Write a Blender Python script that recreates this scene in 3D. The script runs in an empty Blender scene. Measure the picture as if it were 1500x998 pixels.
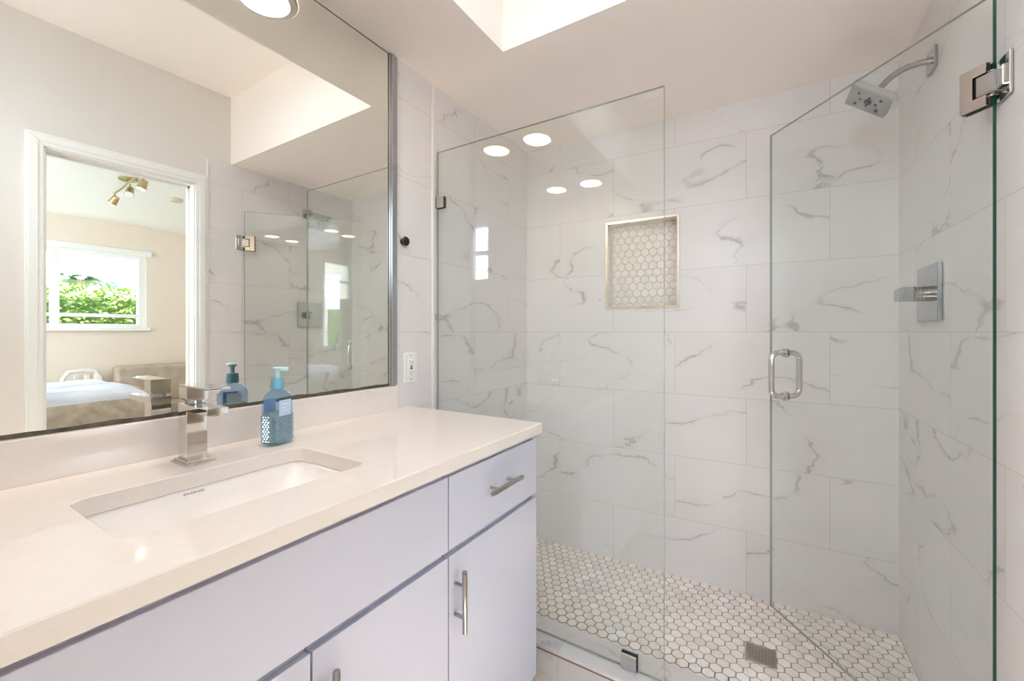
import bpy, bmesh, math, random
from mathutils import Matrix, Vector, noise

C = bpy.context.scene.collection
SC = bpy.context.scene
H = 1.205                      # camera height above the bathroom floor
D = 2.2066                     # back wall
W = 1.6602                     # right wall
AL = 0.0309                    # the left wall is a little out of square
CEIL = H + 1.059               # lowered ceiling (soffits)
TOP = H + 1.485                # upper ceiling
SHF = H - 1.198                # shower floor
ROW = 0.305

# ---------------------------------------------------------------- camera, sky, sun, exposure
cd = bpy.data.cameras.new('camera'); cam = bpy.data.objects.new('camera', cd); C.objects.link(cam)
cam.location = (1.1722, 0, H); cam.rotation_euler = (math.pi/2, 0, 0.5238)
cd.sensor_width = 36; cd.lens = 36*618.684/1500; cd.shift_y = -12.52/1500
cd.clip_start = 0.02; cd.clip_end = 200
SC.camera = cam
SC.view_settings.view_transform = 'Standard'; SC.view_settings.look = 'None'
SC.view_settings.gamma = 1; SC.view_settings.use_curve_mapping = False
SC.view_settings.exposure = 0.62
SKY_STRENGTH = 10.5
SUN_STRENGTH = 36.0
LAMP_STRENGTH = 70.0
world = bpy.data.worlds.new('world'); SC.world = world; world.use_nodes = True
bg = world.node_tree.nodes['Background']
bg.inputs[0].default_value = (0.77, 0.88, 1.0, 1); bg.inputs[1].default_value = SKY_STRENGTH
sd = bpy.data.lights.new('sun', 'SUN'); sun = bpy.data.objects.new('sun', sd); C.objects.link(sun)
sd.energy = SUN_STRENGTH; sd.angle = 0.009; sd.color = (1, 0.95, 0.90)        # near noon, falls through the skylight onto the floor
sun.rotation_euler = Vector((0.155, -0.02, -0.985)).to_track_quat('-Z', 'Y').to_euler()
cy = SC.cycles
cy.max_bounces = 14; cy.diffuse_bounces = 10; cy.glossy_bounces = 8; cy.transmission_bounces = 10
cy.transparent_max_bounces = 24; cy.use_denoising = True; cy.sample_clamp_indirect = 10
cy.caustics_reflective = False; cy.caustics_refractive = False; cy.blur_glossy = 0.0

def portal(name, loc, rot, sx, sy):
    l = bpy.data.lights.new(name, 'AREA'); l.shape = 'RECTANGLE'; l.size = sx; l.size_y = sy
    l.cycles.is_portal = True
    o = bpy.data.objects.new(name, l); C.objects.link(o); o.location = loc; o.rotation_euler = rot

# ---------------------------------------------------------------- frame of the left wall
def LM(n, s, z=0.0):
    c, k = math.cos(AL), math.sin(AL)
    return Vector((n*c + (s-D)*k, D - n*k + (s-D)*c, H + z))
LROT = -AL

# ---------------------------------------------------------------- materials
def mat(name, color, rough=0.5, metal=0.0, **kw):
    m = bpy.data.materials.new(name); m.use_nodes = True
    b = m.node_tree.nodes['Principled BSDF']
    b.inputs['Base Color'].default_value = (*color, 1)
    b.inputs['Roughness'].default_value = rough; b.inputs['Metallic'].default_value = metal
    for k, v in kw.items(): b.inputs[k].default_value = v
    return m
class NT:
    def __init__(s, m): s.t = m.node_tree; s.b = s.t.nodes['Principled BSDF']
    def n(s, typ, ins=None, **props):
        x = s.t.nodes.new(typ)
        for k, v in props.items(): setattr(x, k, v)
        for k, v in (ins or {}).items():
            if hasattr(v, 'is_output'): s.t.links.new(v, x.inputs[k])
            else: x.inputs[k].default_value = v
        return x
    def m(s, op, a, b=0.0, c=0.0, clamp=False):
        return s.n('ShaderNodeMath', {0: a, 1: b, 2: c}, operation=op, use_clamp=clamp).outputs[0]
    def ramp(s, v, a, b): return s.n('ShaderNodeMapRange', {0: v, 1: a, 2: b}, clamp=True).outputs[0]
    def mix(s, f, a, b):
        x = s.n('ShaderNodeMix', data_type='RGBA')
        for i, v in ((0, f), (6, a), (7, b)):
            if hasattr(v, 'is_output'): s.t.links.new(v, x.inputs[i])
            else: x.inputs[i].default_value = v if i == 0 else (*v, 1)
        return x.outputs[2]
    def link(s, o, name): s.t.links.new(o, s.b.inputs[name])
def noisy(m, c1, c2, scale=4.0, detail=3.0, bump=0.0, stretch=None):
    t = NT(m); co = t.n('ShaderNodeTexCoord').outputs['Object']
    if stretch: co = t.n('ShaderNodeMapping', {'Vector': co, 'Scale': stretch}).outputs[0]
    nz = t.n('ShaderNodeTexNoise', {'Vector': co, 'Scale': scale, 'Detail': detail})
    t.link(t.mix(t.ramp(nz.outputs[0], .3, .7), c1, c2), 'Base Color')
    if bump:
        bp = t.n('ShaderNodeBump', {'Height': nz.outputs[0], 'Strength': bump, 'Distance': .01}); t.link(bp.outputs[0], 'Normal')
    return m

def tile_mat(name, axis, u0, flip=1.0, width=0.6155, row=ROW, z0=0.0, base=(.785,.76,.768), even=0.5, vein=1.0, vy=0.0):
    """white marble-look porcelain, running bond, grey veins that change from tile to tile"""
    m = mat(name, base, 0.32); t = NT(m)
    co = t.n('ShaderNodeTexCoord').outputs['Object']; s = t.n('ShaderNodeSeparateXYZ', {0: co})
    u = t.m('ADD', s.outputs[axis], -u0 + 10*width)
    v = t.m('ADD', t.m('ADD', s.outputs[2], t.m('MULTIPLY', s.outputs[1], vy)) if vy else s.outputs[2], -z0 + 10*row)
    uv = t.n('ShaderNodeCombineXYZ', {0: u, 1: v, 2: 0.0}).outputs[0]
    br = t.n('ShaderNodeTexBrick', {'Vector': uv, 'Color1': (0,0,0,1), 'Color2': (1,1,1,1), 'Mortar': (0,0,0,1), 'Scale': 1.0,
             'Mortar Size': 0.0011, 'Mortar Smooth': 0.2, 'Bias': 0.0, 'Brick Width': width, 'Row Height': row}, offset=even, offset_frequency=2, squash=1.0)
    tint = t.n('ShaderNodeSeparateColor', {0: br.outputs[0]}).outputs[0]
    off = t.n('ShaderNodeCombineXYZ', {0: t.m('MULTIPLY', tint, 36.4*flip), 1: t.m('MULTIPLY', tint, 17.3), 2: t.m('MULTIPLY', tint, 53.1)}).outputs[0]
    rot = t.n('ShaderNodeMapping', {'Vector': uv, 'Rotation': (0, 0, 0.38*flip), 'Scale': (1.0, 1.9, 1.0)}).outputs[0]
    p = t.n('ShaderNodeVectorMath', {0: rot, 1: off}, operation='ADD').outputs[0]
    w = t.n('ShaderNodeTexNoise', {'Vector': p, 'Scale': 9.0, 'Detail': 4.0, 'Roughness': .6})
    wv = t.n('ShaderNodeVectorMath', {0: w.outputs['Color'], 1: (.5,.5,.5)}, operation='SUBTRACT').outputs[0]
    wv = t.n('ShaderNodeVectorMath', {0: wv, 'Scale': 0.11}, operation='SCALE').outputs[0]
    p2 = t.n('ShaderNodeVectorMath', {0: p, 1: wv}, operation='ADD').outputs[0]
    n1 = t.n('ShaderNodeTexNoise', {'Vector': p2, 'Scale': 1.75, 'Detail': 1.0, 'Roughness': .4}).outputs[0]
    d = t.m('ABSOLUTE', t.m('SUBTRACT', n1, 0.5))
    wid = t.n('ShaderNodeTexNoise', {'Vector': p, 'Scale': 11.0, 'Detail': 2.0}).outputs[0]
    line = t.m('SUBTRACT', 1.0, t.m('DIVIDE', d, t.m('MULTIPLY', t.ramp(wid, .2, .85), 0.017)), clamp=True)
    msk = t.n('ShaderNodeTexNoise', {'Vector': t.n('ShaderNodeVectorMath', {0: p, 1: (7.7, 3.1, 1.9)}, operation='ADD').outputs[0], 'Scale': 4.2, 'Detail': 2.0}).outputs[0]
    line = t.m('MULTIPLY', line, t.ramp(msk, .40, .57))
    halo = t.m('MULTIPLY', t.m('SUBTRACT', 1.0, t.m('DIVIDE', d, 0.05), clamp=True), t.ramp(msk, .40, .7))
    amt = t.m('ADD', t.m('MULTIPLY', line, 0.58*vein), t.m('MULTIPLY', halo, 0.13*vein), clamp=True)
    cloud = t.n('ShaderNodeTexNoise', {'Vector': p, 'Scale': 2.3, 'Detail': 3.0}).outputs[0]
    c = t.mix(t.ramp(cloud, .3, .75), base, tuple(x*.955 for x in base))
    c = t.mix(amt, c, (.30,.285,.295))
    c = t.mix(br.outputs['Fac'], c, (.60,.53,.49))
    t.link(c, 'Base Color')
    return m

M = {}
M['paint'] = noisy(mat('wall_paint', (.75,.71,.67), .6), (.74,.71,.675), (.76,.73,.695), 1.3)
M['ceiling'] = noisy(mat('ceiling_paint', (.95,.88,.825), .6), (.945,.875,.82), (.955,.885,.83), 1.0)
M['trim'] = mat('white_trim', (.86,.86,.85), .35)
M['tile_back'] = tile_mat('marble_tile_back', 0, 0.211)
M['tile_left'] = tile_mat('marble_tile_left', 1, 1.693, -1)
M['tile_right'] = tile_mat('marble_tile_right', 1, 1.694, -1)
M['tile_curb'] = tile_mat('marble_curb', 0, 0.579, 1, .311, 8.0, 2.0, even=0.0, vy=1.0)
M['curb_line'] = mat('curb_metal_line', (.28,.19,.13), .5)
M['floor'] = noisy(mat('floor_tile', (.60,.48,.37), .4), (.70,.63,.56), (.76,.69,.62), 6)
M['quartz'] = noisy(mat('quartz', (.75,.695,.66), .07), (.74,.685,.65), (.76,.705,.67), 60)
M['porcelain'] = mat('porcelain', (.86,.83,.81), .07)
M['vanity'] = mat('vanity_lacquer', (.515,.53,.63), .22)
M['vanity_dark'] = mat('vanity_shade_and_kick', (.42,.37,.34), .6)
M['chrome'] = mat('chrome', (.66,.65,.64), .05, 1.0)
M['satin'] = mat('satin_chrome', (.45,.465,.48), .2, 1.0)
M['hinge'] = mat('hinge_chrome', (.60,.565,.545), .12, 1.0)
M['nickel'] = mat('brushed_nickel', (.40,.375,.355), .28, 1.0)
M['black'] = mat('black_plastic', (.012,.012,.012), .35)
M['rubber'] = mat('dark_gasket', (.02,.02,.02), .5)
M['plastic'] = mat('white_plastic', (.84,.84,.83), .3)
M['red'] = mat('red_button', (.45,.02,.05), .4)
M['ink'] = mat('grey_ink', (.22,.20,.21), .6)
M['glass_edge'] = mat('glass_edge', (.006,.075,.045), .12)
M['mirror'] = mat('mirror_silver', (.87,.88,.83), 0.0, 1.0)
m = M['mirror']; nt = m.node_tree; nt.nodes.clear()
g = nt.nodes.new('ShaderNodeBsdfGlossy'); g.inputs[0].default_value = (.92,.925,.875,1); g.inputs['Roughness'].default_value = 0
oo = nt.nodes.new('ShaderNodeOutputMaterial'); nt.links.new(g.outputs[0], oo.inputs[0])
M['mirror_bad'] = noisy(mat('lost_silver', (.05,.045,.035), .4), (.03,.028,.02), (.12,.10,.07), 40)
M['hexgrout'] = noisy(mat('brown_grout', (.36,.26,.17), .8), (.33,.24,.15), (.46,.35,.25), 7)

def glass_mat(name, tint, refl=1.0):
    m = bpy.data.materials.new(name); m.use_nodes = True; t = m.node_tree; t.nodes.clear()
    geo = t.nodes.new('ShaderNodeNewGeometry')
    dot = t.nodes.new('ShaderNodeVectorMath'); dot.operation = 'DOT_PRODUCT'
    t.links.new(geo.outputs['Incoming'], dot.inputs[0]); t.links.new(geo.outputs['Normal'], dot.inputs[1])
    def mm(op, a, b):
        x = t.nodes.new('ShaderNodeMath'); x.operation = op
        for i, v in ((0, a), (1, b)):
            if hasattr(v, 'is_output'): t.links.new(v, x.inputs[i])
            else: x.inputs[i].default_value = v
        return x.outputs[0]
    a = mm('ABSOLUTE', dot.outputs['Value'], 0); f = mm('POWER', mm('SUBTRACT', 1.0, a), 5.0)
    f = mm('ADD', mm('MULTIPLY', f, 0.96), 0.04*refl)
    tr = t.nodes.new('ShaderNodeBsdfTransparent'); tr.inputs[0].default_value = (*tint, 1)
    gl = t.nodes.new('ShaderNodeBsdfGlossy'); gl.inputs['Roughness'].default_value = 0; gl.inputs[0].default_value = (1,1,1,1)
    mx = t.nodes.new('ShaderNodeMixShader'); t.links.new(f, mx.inputs[0]); t.links.new(tr.outputs[0], mx.inputs[1]); t.links.new(gl.outputs[0], mx.inputs[2])
    o = t.nodes.new('ShaderNodeOutputMaterial'); t.links.new(mx.outputs[0], o.inputs[0])
    return m
M['glass'] = glass_mat('shower_glass', (.978,.993,.985))
M['glass_edge_pale'] = mat('glass_edge_lit', (.36,.42,.34), .15)
M['pane'] = glass_mat('window_glass', (.99,.995,.99))

def emit(name, color, s):
    m = mat(name, (1,1,1), .4); b = m.node_tree.nodes['Principled BSDF']
    b.inputs['Emission Color'].default_value = (*color, 1); b.inputs['Emission Strength'].default_value = s
    return m
M['lamp'] = emit('lamp_lens', (1, .82, .62), LAMP_STRENGTH)
M['spot_on'] = emit('spot_lens', (1, .9, .75), 14)

def hex_mat(name):
    m = mat(name, (.7,.66,.6), .3); t = NT(m)
    at = t.n('ShaderNodeAttribute', attribute_name='tint').outputs['Color']
    co = t.n('ShaderNodeTexCoord').outputs['Object']
    off = t.n('ShaderNodeVectorMath', {0: at, 'Scale': 9.0}, operation='SCALE').outputs[0]
    p = t.n('ShaderNodeVectorMath', {0: co, 1: off}, operation='ADD').outputs[0]
    nz = t.n('ShaderNodeTexNoise', {'Vector': p, 'Scale': 26.0, 'Detail': 4.0, 'Roughness': .6, 'Distortion': 1.2}).outputs[0]
    c = t.n('ShaderNodeMix', {0: t.m('MULTIPLY', t.ramp(nz, .5, .75), .45), 6: at, 7: (.50,.45,.41,1)}, data_type='RGBA').outputs[2]
    t.link(c, 'Base Color')
    return m
M['hex'] = hex_mat('hex_marble')
m = M['soap_bottle'] = glass_mat('blue_clear_plastic', (.64,.80,.95), 1.8)
M['stud'] = glass_mat('faceted_clear_plastic', (.52,.68,.84), 4.0)
m = M['soap'] = mat('soap_liquid', (.86,.85,.72), .7); tr = m.node_tree.nodes.new('ShaderNodeBsdfTransparent'); tr.inputs[0].default_value = (.88,.90,.80,1)
mx = m.node_tree.nodes.new('ShaderNodeMixShader'); mx.inputs[0].default_value = .22
m.node_tree.links.new(tr.outputs[0], mx.inputs[1]); m.node_tree.links.new(m.node_tree.nodes['Principled BSDF'].outputs[0], mx.inputs[2]); m.node_tree.links.new(mx.outputs[0], m.node_tree.nodes['Material Output'].inputs[0])
M['pump'] = mat('teal_pump', (.16,.44,.60), .3)
M['pump_pale'] = mat('pale_pump', (.52,.80,.86), .3)
M['label'] = mat('blue_label', (.48,.62,.80), .4)
# bedroom and garden
M['bed_wall'] = mat('beige_paint', (.82,.725,.63), .7)
M['bed_ceil'] = mat('white_ceiling', (.88,.88,.84), .7)
M['bed_floor'] = noisy(mat('bedroom_floor', (.55,.45,.36), .4), (.50,.40,.31), (.60,.50,.40), 5)
M['duvet'] = noisy(mat('duvet_cloth', (.54,.54,.60), .9), (.46,.46,.53), (.62,.62,.68), 9, 3, .4, (1, .35, 1))
M['bedbase'] = noisy(mat('tan_fabric', (.36,.29,.23), .9), (.30,.24,.19), (.46,.38,.31), 14, 4, .3)
M['sofa'] = noisy(mat('sofa_fabric', (.44,.37,.29), .9), (.40,.33,.26), (.50,.42,.34), 12, 4, .2)
M['wood'] = mat('dark_wood', (.16,.11,.07), .5)
M['leaf'] = noisy(mat('hedge_leaf', (.16,.36,.04), .5, **{'Transmission Weight': 0.0}), (.05,.12,.010), (.17,.25,.03), 3, 4)
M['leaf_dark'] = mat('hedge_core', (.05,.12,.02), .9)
M['palm'] = mat('palm_leaf', (.10,.22,.12), .5)
M['trunk'] = mat('palm_trunk', (.30,.24,.18), .9)
M['grass'] = noisy(mat('grass_ground', (.12,.13,.08), .9), (.10,.11,.07), (.15,.15,.10), 2)
M['gold'] = mat('brass_spot', (.52,.42,.22), .3, 1.0)

# ---------------------------------------------------------------- mesh helpers
class MB:
    def __init__(s): s.bm = bmesh.new()
    def _add(s, tb, mi=0, mtx=None):
        if mtx is not None: bmesh.ops.transform(tb, matrix=mtx, verts=tb.verts)
        for f in tb.faces: f.material_index = mi if f.material_index == 0 else f.material_index
        me = bpy.data.meshes.new('tmp'); tb.to_mesh(me); tb.free(); s.bm.from_mesh(me); bpy.data.meshes.remove(me); return s
    def box(s, lo, hi, bev=0.0, mi=0, mtx=None, seg=None):
        seg = seg or (4 if bev >= .012 else 1)
        tb = bmesh.new(); bmesh.ops.create_cube(tb, size=1)
        c = [(a+b)/2 for a, b in zip(lo, hi)]; d = [abs(b-a) for a, b in zip(lo, hi)]
        for v in tb.verts: v.co = Vector((c[0]+v.co.x*d[0], c[1]+v.co.y*d[1], c[2]+v.co.z*d[2]))
        if bev: bmesh.ops.bevel(tb, geom=tb.edges[:], offset=min(bev, min(d)*.49), segments=seg, profile=.5, affect='EDGES')
        return s._add(tb, mi, mtx)
    def prism(s, pts, z0, z1, mi=0, bev=0.0, mtx=None):          # polygon in xy, extruded along z
        tb = bmesh.new(); a = [tb.verts.new((x, y, z0)) for x, y in pts]; b = [tb.verts.new((x, y, z1)) for x, y in pts]
        n = len(pts); tb.faces.new(a[::-1]); tb.faces.new(b)
        for i in range(n): tb.faces.new((a[i], a[(i+1) % n], b[(i+1) % n], b[i]))
        bmesh.ops.recalc_face_normals(tb, faces=tb.faces)
        if bev: bmesh.ops.bevel(tb, geom=tb.edges[:], offset=bev, segments=1, profile=.5, affect='EDGES')
        return s._add(tb, mi, mtx)
    def cyl(s, p, q, r, r2=None, seg=24, mi=0, bev=0.0):
        p, q = Vector(p), Vector(q); tb = bmesh.new(); L = (q-p).length
        bmesh.ops.create_cone(tb, cap_ends=True, segments=seg, radius1=r, radius2=r if r2 is None else r2, depth=L)
        if bev:
            es = [e for e in tb.edges if any(len(f.verts) > 4 for f in e.link_faces)]
            bmesh.ops.bevel(tb, geom=es, offset=bev, segments=2, profile=.5, affect='EDGES')
        mtx = Matrix.Translation((p+q)/2) @ (q-p).to_track_quat('Z', 'Y').to_matrix().to_4x4()
        return s._add(tb, mi, mtx)
    def tube(s, pts, r, seg=14, mi=0, closed=False):
        pts = [Vector(p) for p in pts]; n = len(pts); tb = bmesh.new(); rings = []; up = None
        for i in range(n):
            a = pts[(i-1) % n] if closed or i > 0 else pts[i]; b = pts[(i+1) % n] if closed or i < n-1 else pts[i]
            t = (b-a).normalized()
            if up is None: up = t.orthogonal().normalized()
            up = (up - t*up.dot(t)).normalized(); w = t.cross(up); rr = r[i] if isinstance(r, (list, tuple)) else r
            rings.append([tb.verts.new(pts[i] + (up*math.cos(6.2832*k/seg) + w*math.sin(6.2832*k/seg))*rr) for k in range(seg)])
        for i in range(n if closed else n-1):
            A, B = rings[i], rings[(i+1) % n]
            for k in range(seg): tb.faces.new((A[k], A[(k+1) % seg], B[(k+1) % seg], B[k]))
        if not closed: tb.faces.new(rings[0][::-1]); tb.faces.new(rings[-1])
        bmesh.ops.recalc_face_normals(tb, faces=tb.faces)
        return s._add(tb, mi)
    def lathe(s, prof, seg=48, mi=0, mtx=None):                   # (r, z) profile about z
        tb = bmesh.new(); rings = [[tb.verts.new((r*math.cos(6.28319*k/seg), r*math.sin(6.28319*k/seg), z)) for k in range(seg)] for r, z in prof]
        for A, B in zip(rings, rings[1:]):
            for k in range(seg): tb.faces.new((A[k], A[(k+1) % seg], B[(k+1) % seg], B[k]))
        bmesh.ops.remove_doubles(tb, verts=tb.verts, dist=1e-6)
        bmesh.ops.recalc_face_normals(tb, faces=tb.faces)
        return s._add(tb, mi, mtx)
    def loft(s, rings, mi=0, cap0=False, cap1=False):
        tb = bmesh.new(); R = [[tb.verts.new(p) for p in r] for r in rings]; n = len(R[0])
        for A, B in zip(R, R[1:]):
            for k in range(n):
                try: tb.faces.new((A[k], A[(k+1) % n], B[(k+1) % n], B[k]))
                except ValueError: pass
        if cap0: tb.faces.new(R[0][::-1])
        if cap1: tb.faces.new(R[-1])
        bmesh.ops.remove_doubles(tb, verts=tb.verts, dist=1e-6)
        bmesh.ops.recalc_face_normals(tb, faces=tb.faces)
        return s._add(tb, mi)
    def quad(s, a, b, c, d, mi=0):
        f = s.bm.faces.new([s.bm.verts.new(p) for p in (a, b, c, d)]); f.material_index = mi; return s
    def out(s, name, mats, parent=None, loc=(0,0,0), rotz=0.0, smooth=24, label=None):
        me = bpy.data.meshes.new(name)
        s.bm.normal_update(); s.bm.to_mesh(me); s.bm.free()
        for x in (mats if isinstance(mats, (list, tuple)) else [mats]): me.materials.append(x)
        if smooth:
            me.polygons.foreach_set('use_smooth', [True]*len(me.polygons)); me.set_sharp_from_angle(angle=math.radians(smooth))
        o = bpy.data.objects.new(name, me); C.objects.link(o)
        o.location = loc; o.rotation_euler = (0, 0, rotz)
        if parent: o.parent = parent
        if label: o['label'] = label
        return o
def tag(o, label, cat, group=None):
    o['label'] = label; o['category'] = cat
    if group: o['group'] = group
    return o
def thing(name, label, cat, loc=(0,0,0), rotz=0.0, group=None):
    o = bpy.data.objects.new(name, None); C.objects.link(o); o.empty_display_size = .05
    o.location = loc; o.rotation_euler = (0, 0, rotz); return tag(o, label, cat, group)
def struct(o, label=None):
    o['kind'] = 'structure'
    if label: o['label'] = label
    return o
def rrect(x0, x1, y0, y1, r, k=6):
    pts = []
    for cx_, cy_, a in ((x1-r, y1-r, 0), (x0+r, y1-r, 90), (x0+r, y0+r, 180), (x1-r, y0+r, 270)):
        for i in range(k+1):
            w = math.radians(a + 90*i/k); pts.append((cx_ + r*math.cos(w), cy_ + r*math.sin(w)))
    return pts

# ================================================================= the room
# left wall (tiled, carries the mirror) -- local frame: x = out of the wall, y = along it
b = MB(); b.box((-.12, -.40, -H-.05), (0, D+.12, TOP-H+.05))
struct(b.out('wall_left', M['tile_left'], None, LM(0, D) - Vector((0,0,0)), LROT, 0), 'white veined marble tile wall behind the vanity')
wl = bpy.data.objects['wall_left']
for v in wl.data.vertices: v.co.y -= 0.0
wl.location = LM(0, 0)      # object origin at s = 0 so object coordinates read s along the wall
# back wall with the niche -- object origin at camera height
NX0, NX1, NZ0, NZ1, ND = .487, .837, .131, .571, .085
b = MB(); x0, x1, z0, z1 = -.25, W+.12, -H-.05, TOP-H+.05
for (xa, xb, za, zb) in ((x0, NX0, z0, z1), (NX1, x1, z0, z1), (NX0, NX1, z0, NZ0), (NX0, NX1, NZ1, z1)):
    b.quad((xa, 0, za), (xb, 0, za), (xb, 0, zb), (xa, 0, zb))
b.quad((NX0, 0, NZ0), (NX0, 0, NZ1), (NX0, ND, NZ1), (NX0, ND, NZ0), 1); b.quad((NX1, 0, NZ0), (NX1, ND, NZ0), (NX1, ND, NZ1), (NX1, 0, NZ1), 1)
b.quad((NX0, 0, NZ0), (NX0, ND, NZ0), (NX1, ND, NZ0), (NX1, 0, NZ0), 1); b.quad((NX0, 0, NZ1), (NX1, 0, NZ1), (NX1, ND, NZ1), (NX0, ND, NZ1), 1)
b.quad((NX0, ND, NZ0), (NX0, ND, NZ1), (NX1, ND, NZ1), (NX1, ND, NZ0), 2)
b.quad((x0, .15, z0), (x0, .15, z1), (x1, .15, z1), (x1, .15, z0)); b.quad((x0, 0, z0), (x0, 0, z1), (x0, .15, z1), (x0, .15, z0)); b.quad((x1, 0, z0), (x1, .15, z0), (x1, .15, z1), (x1, 0, z1))
b.quad((x0, 0, z1), (x1, 0, z1), (x1, .15, z1), (x0, .15, z1)); b.quad((x0, 0, z0), (x0, .15, z0), (x1, .15, z0), (x1, 0, z0))
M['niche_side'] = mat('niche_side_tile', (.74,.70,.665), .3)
struct(b.out('wall_back', [M['tile_back'], M['niche_side'], M['hexgrout']], None, (0, D, H), 0, 0), 'white veined marble tile wall at the back of the shower')
M['niche_grout'] = mat('niche_grout', (.64,.57,.49), .8)
bpy.data.objects['wall_back'].data.materials[2] = M['niche_grout']
# right wall: painted, with the doorway; tile slab on its shower end
DY0, DY1, DZ = .512, 1.136, .890
b = MB(); xa, xb = W+.008, W+.115
b.box((xa, -1.3, -H-.05), (xb, DY0, TOP-H+.05)).box((xa, DY1, -H-.05), (xb, 3.4, TOP-H+.05)).box((xa, DY0, DZ), (xb, DY1, TOP-H+.05))
struct(b.out('wall_right', M['paint'], None, (0, 0, H), 0, 0), 'off-white painted wall with the bedroom doorway')
b = MB(); b.box((W, 1.198, -H), (W+.009, D+.02, CEIL-H+.0))
struct(b.out('wall_shower_side', M['tile_right'], None, (0, 0, H), 0, 0), 'white veined marble tile on the right side of the shower')
b = MB(); b.box((W-.003, 1.190, -H), (W+.009, 1.199, CEIL-H-.003), .001)
struct(b.out('trim_2', M['trim'], None, (0, 0, H), 0), 'white edge trim where the tile meets the door casing')
# end wall behind the photographer with a small high window -- left-wall frame
SW = -.32; WN0, WN1, WZ0, WZ1 = .952, 1.50, .456, 1.0
b = MB()
b.box((-.1, -.12, -H-.05), (WN0, 0, TOP-H+.05)).box((WN1, -.12, -H-.05), (1.85, 0, TOP-H+.05)).box((WN0, -.12, -H-.05), (WN1, 0, WZ0)).box((WN0, -.12, WZ1), (WN1, 0, TOP-H+.05))
struct(b.out('wall_end', M['paint'], None, LM(0, SW), LROT, 0), 'off-white painted end wall with a small window')
wr = thing('window_1', 'small white two-pane window in the end wall', 'window', LM((WN0+WN1)/2, SW, (WZ0+WZ1)/2), LROT); wr['kind'] = 'structure'
hw, hh = (WN1-WN0)/2, (WZ1-WZ0)/2
b = MB()
for lo, hi in (((-hw, -.09, -hh), (-hw+.03, -.03, hh)), ((hw-.03, -.09, -hh), (hw, -.03, hh)), ((-hw+.03, -.09, -hh), (hw-.03, -.03, -hh+.03)), ((-hw+.03, -.09, hh-.03), (hw-.03, -.03, hh)), ((-hw+.03, -.085, -.018), (hw-.03, -.035, .018))): b.box(lo, hi, .003)
b.out('window_frame', M['trim'], wr)
b = MB(); b.box((-hw+.01, -.064, -hh+.01), (hw-.01, -.058, hh-.01)); b.out('pane', M['pane'], wr)
portal('daylight_portal_end', LM((WN0+WN1)/2, SW-.13, (WZ0+WZ1)/2), (math.pi/2, 0, LROT + math.pi), WN1-WN0, WZ1-WZ0)
# ceilings
KX0, KX1, KY0, KY1 = .47, .84, .05, .88        # skylight opening in the raised part of the ceiling
b = MB(); zt, zu = TOP-H, TOP-H+.1
b.box((-.3, -.6, zt), (KX0, D+.15, zu)).box((KX1, -.6, zt), (W+.12, D+.15, zu)).box((KX0, -.6, zt), (KX1, KY0, zu)).box((KX0, KY1, zt), (KX1, D+.15, zu))
struct(b.out('ceiling', M['ceiling'], None, (0,0,H), 0, 0), 'white raised ceiling with a skylight')
kl = thing('window_3', 'skylight in the raised ceiling above the vanity', 'skylight', ((KX0+KX1)/2, (KY0+KY1)/2, TOP)); kl['kind'] = 'structure'
hx_, hy_ = (KX1-KX0)/2, (KY1-KY0)/2
b = MB()
for lo, hi in (((-hx_, -hy_, .03), (-hx_+.03, hy_, .11)), ((hx_-.03, -hy_, .03), (hx_, hy_, .11)), ((-hx_+.03, -hy_, .03), (hx_-.03, -hy_+.03, .11)), ((-hx_+.03, hy_-.03, .03), (hx_-.03, hy_, .11))): b.box(lo, hi, .003)
b.out('window_frame', M['trim'], kl)
b = MB(); b.box((-hx_+.01, -hy_+.01, .07), (hx_-.01, hy_-.01, .076)); b.out('pane', M['pane'], kl)
portal('daylight_portal_skylight', ((KX0+KX1)/2, (KY0+KY1)/2, TOP+.12), (0, 0, 0), KX1-KX0, KY1-KY0)
b = MB(); b.box((-.05, SW-.05, CEIL-H), (.3703, 1.376, TOP-H+.02)); struct(b.out('ceiling_soffit', M['ceiling'], None, LM(0,0), LROT, 0), 'lowered ceiling over the vanity')
b = MB(); ya, yb = LM(-.05, 1.376), LM(1.70, 1.376)
b.prism([(ya.x, ya.y), (yb.x, yb.y), (W+.009, D+.01), (-.12, D+.01)], CEIL-H, TOP-H+.02)
struct(b.out('ceiling_shower', M['ceiling'], None, (0,0,H), 0, 0), 'lowered ceiling over the shower')
# floors
b = MB(); b.box((-.3, -.6, -.08), (W+.12, D+.1, 0)); struct(b.out('floor', M['floor'], None, (0,0,0), 0, 0), 'tan tile floor')
# shower curb with marble top, sloping down inside to the mosaic
yL = lambda s: LM(0.0, s).y; yR = lambda s: LM(1.70, s).y
b = MB(); xl, xr = -.10, W
def strip(prof, mi):        # prof: (y at left end, y at right end, z)
    for (a0, a1, za), (c0, c1, zc) in zip(prof, prof[1:]):
        b.quad((xl, a0, za), (xr, a1, za), (xr, c1, zc), (xl, c0, zc), mi)
fz = -1.107
strip([(yL(1.368), yR(1.368), -H), (yL(1.368), yR(1.368), fz-.020)], 0)
strip([(yL(1.366), yR(1.366), fz-.020), (yL(1.366), yR(1.366), fz-.0105)], 1)
strip([(yL(1.362), yR(1.362), fz-.0105), (yL(1.362), yR(1.362), fz-.001), (yL(1.363), yR(1.363), fz), (yL(1.430), yR(1.430), fz), (1.601, 1.601, -1.1992), (1.619, 1.619, -1.1993), (1.619, 1.619, -1.23)], 0)
struct(b.out('shower_curb', [M['tile_curb'], M['curb_line']], None, (0, 0, H), 0, 0), 'white marble curb under the fixed glass panel')
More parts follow.
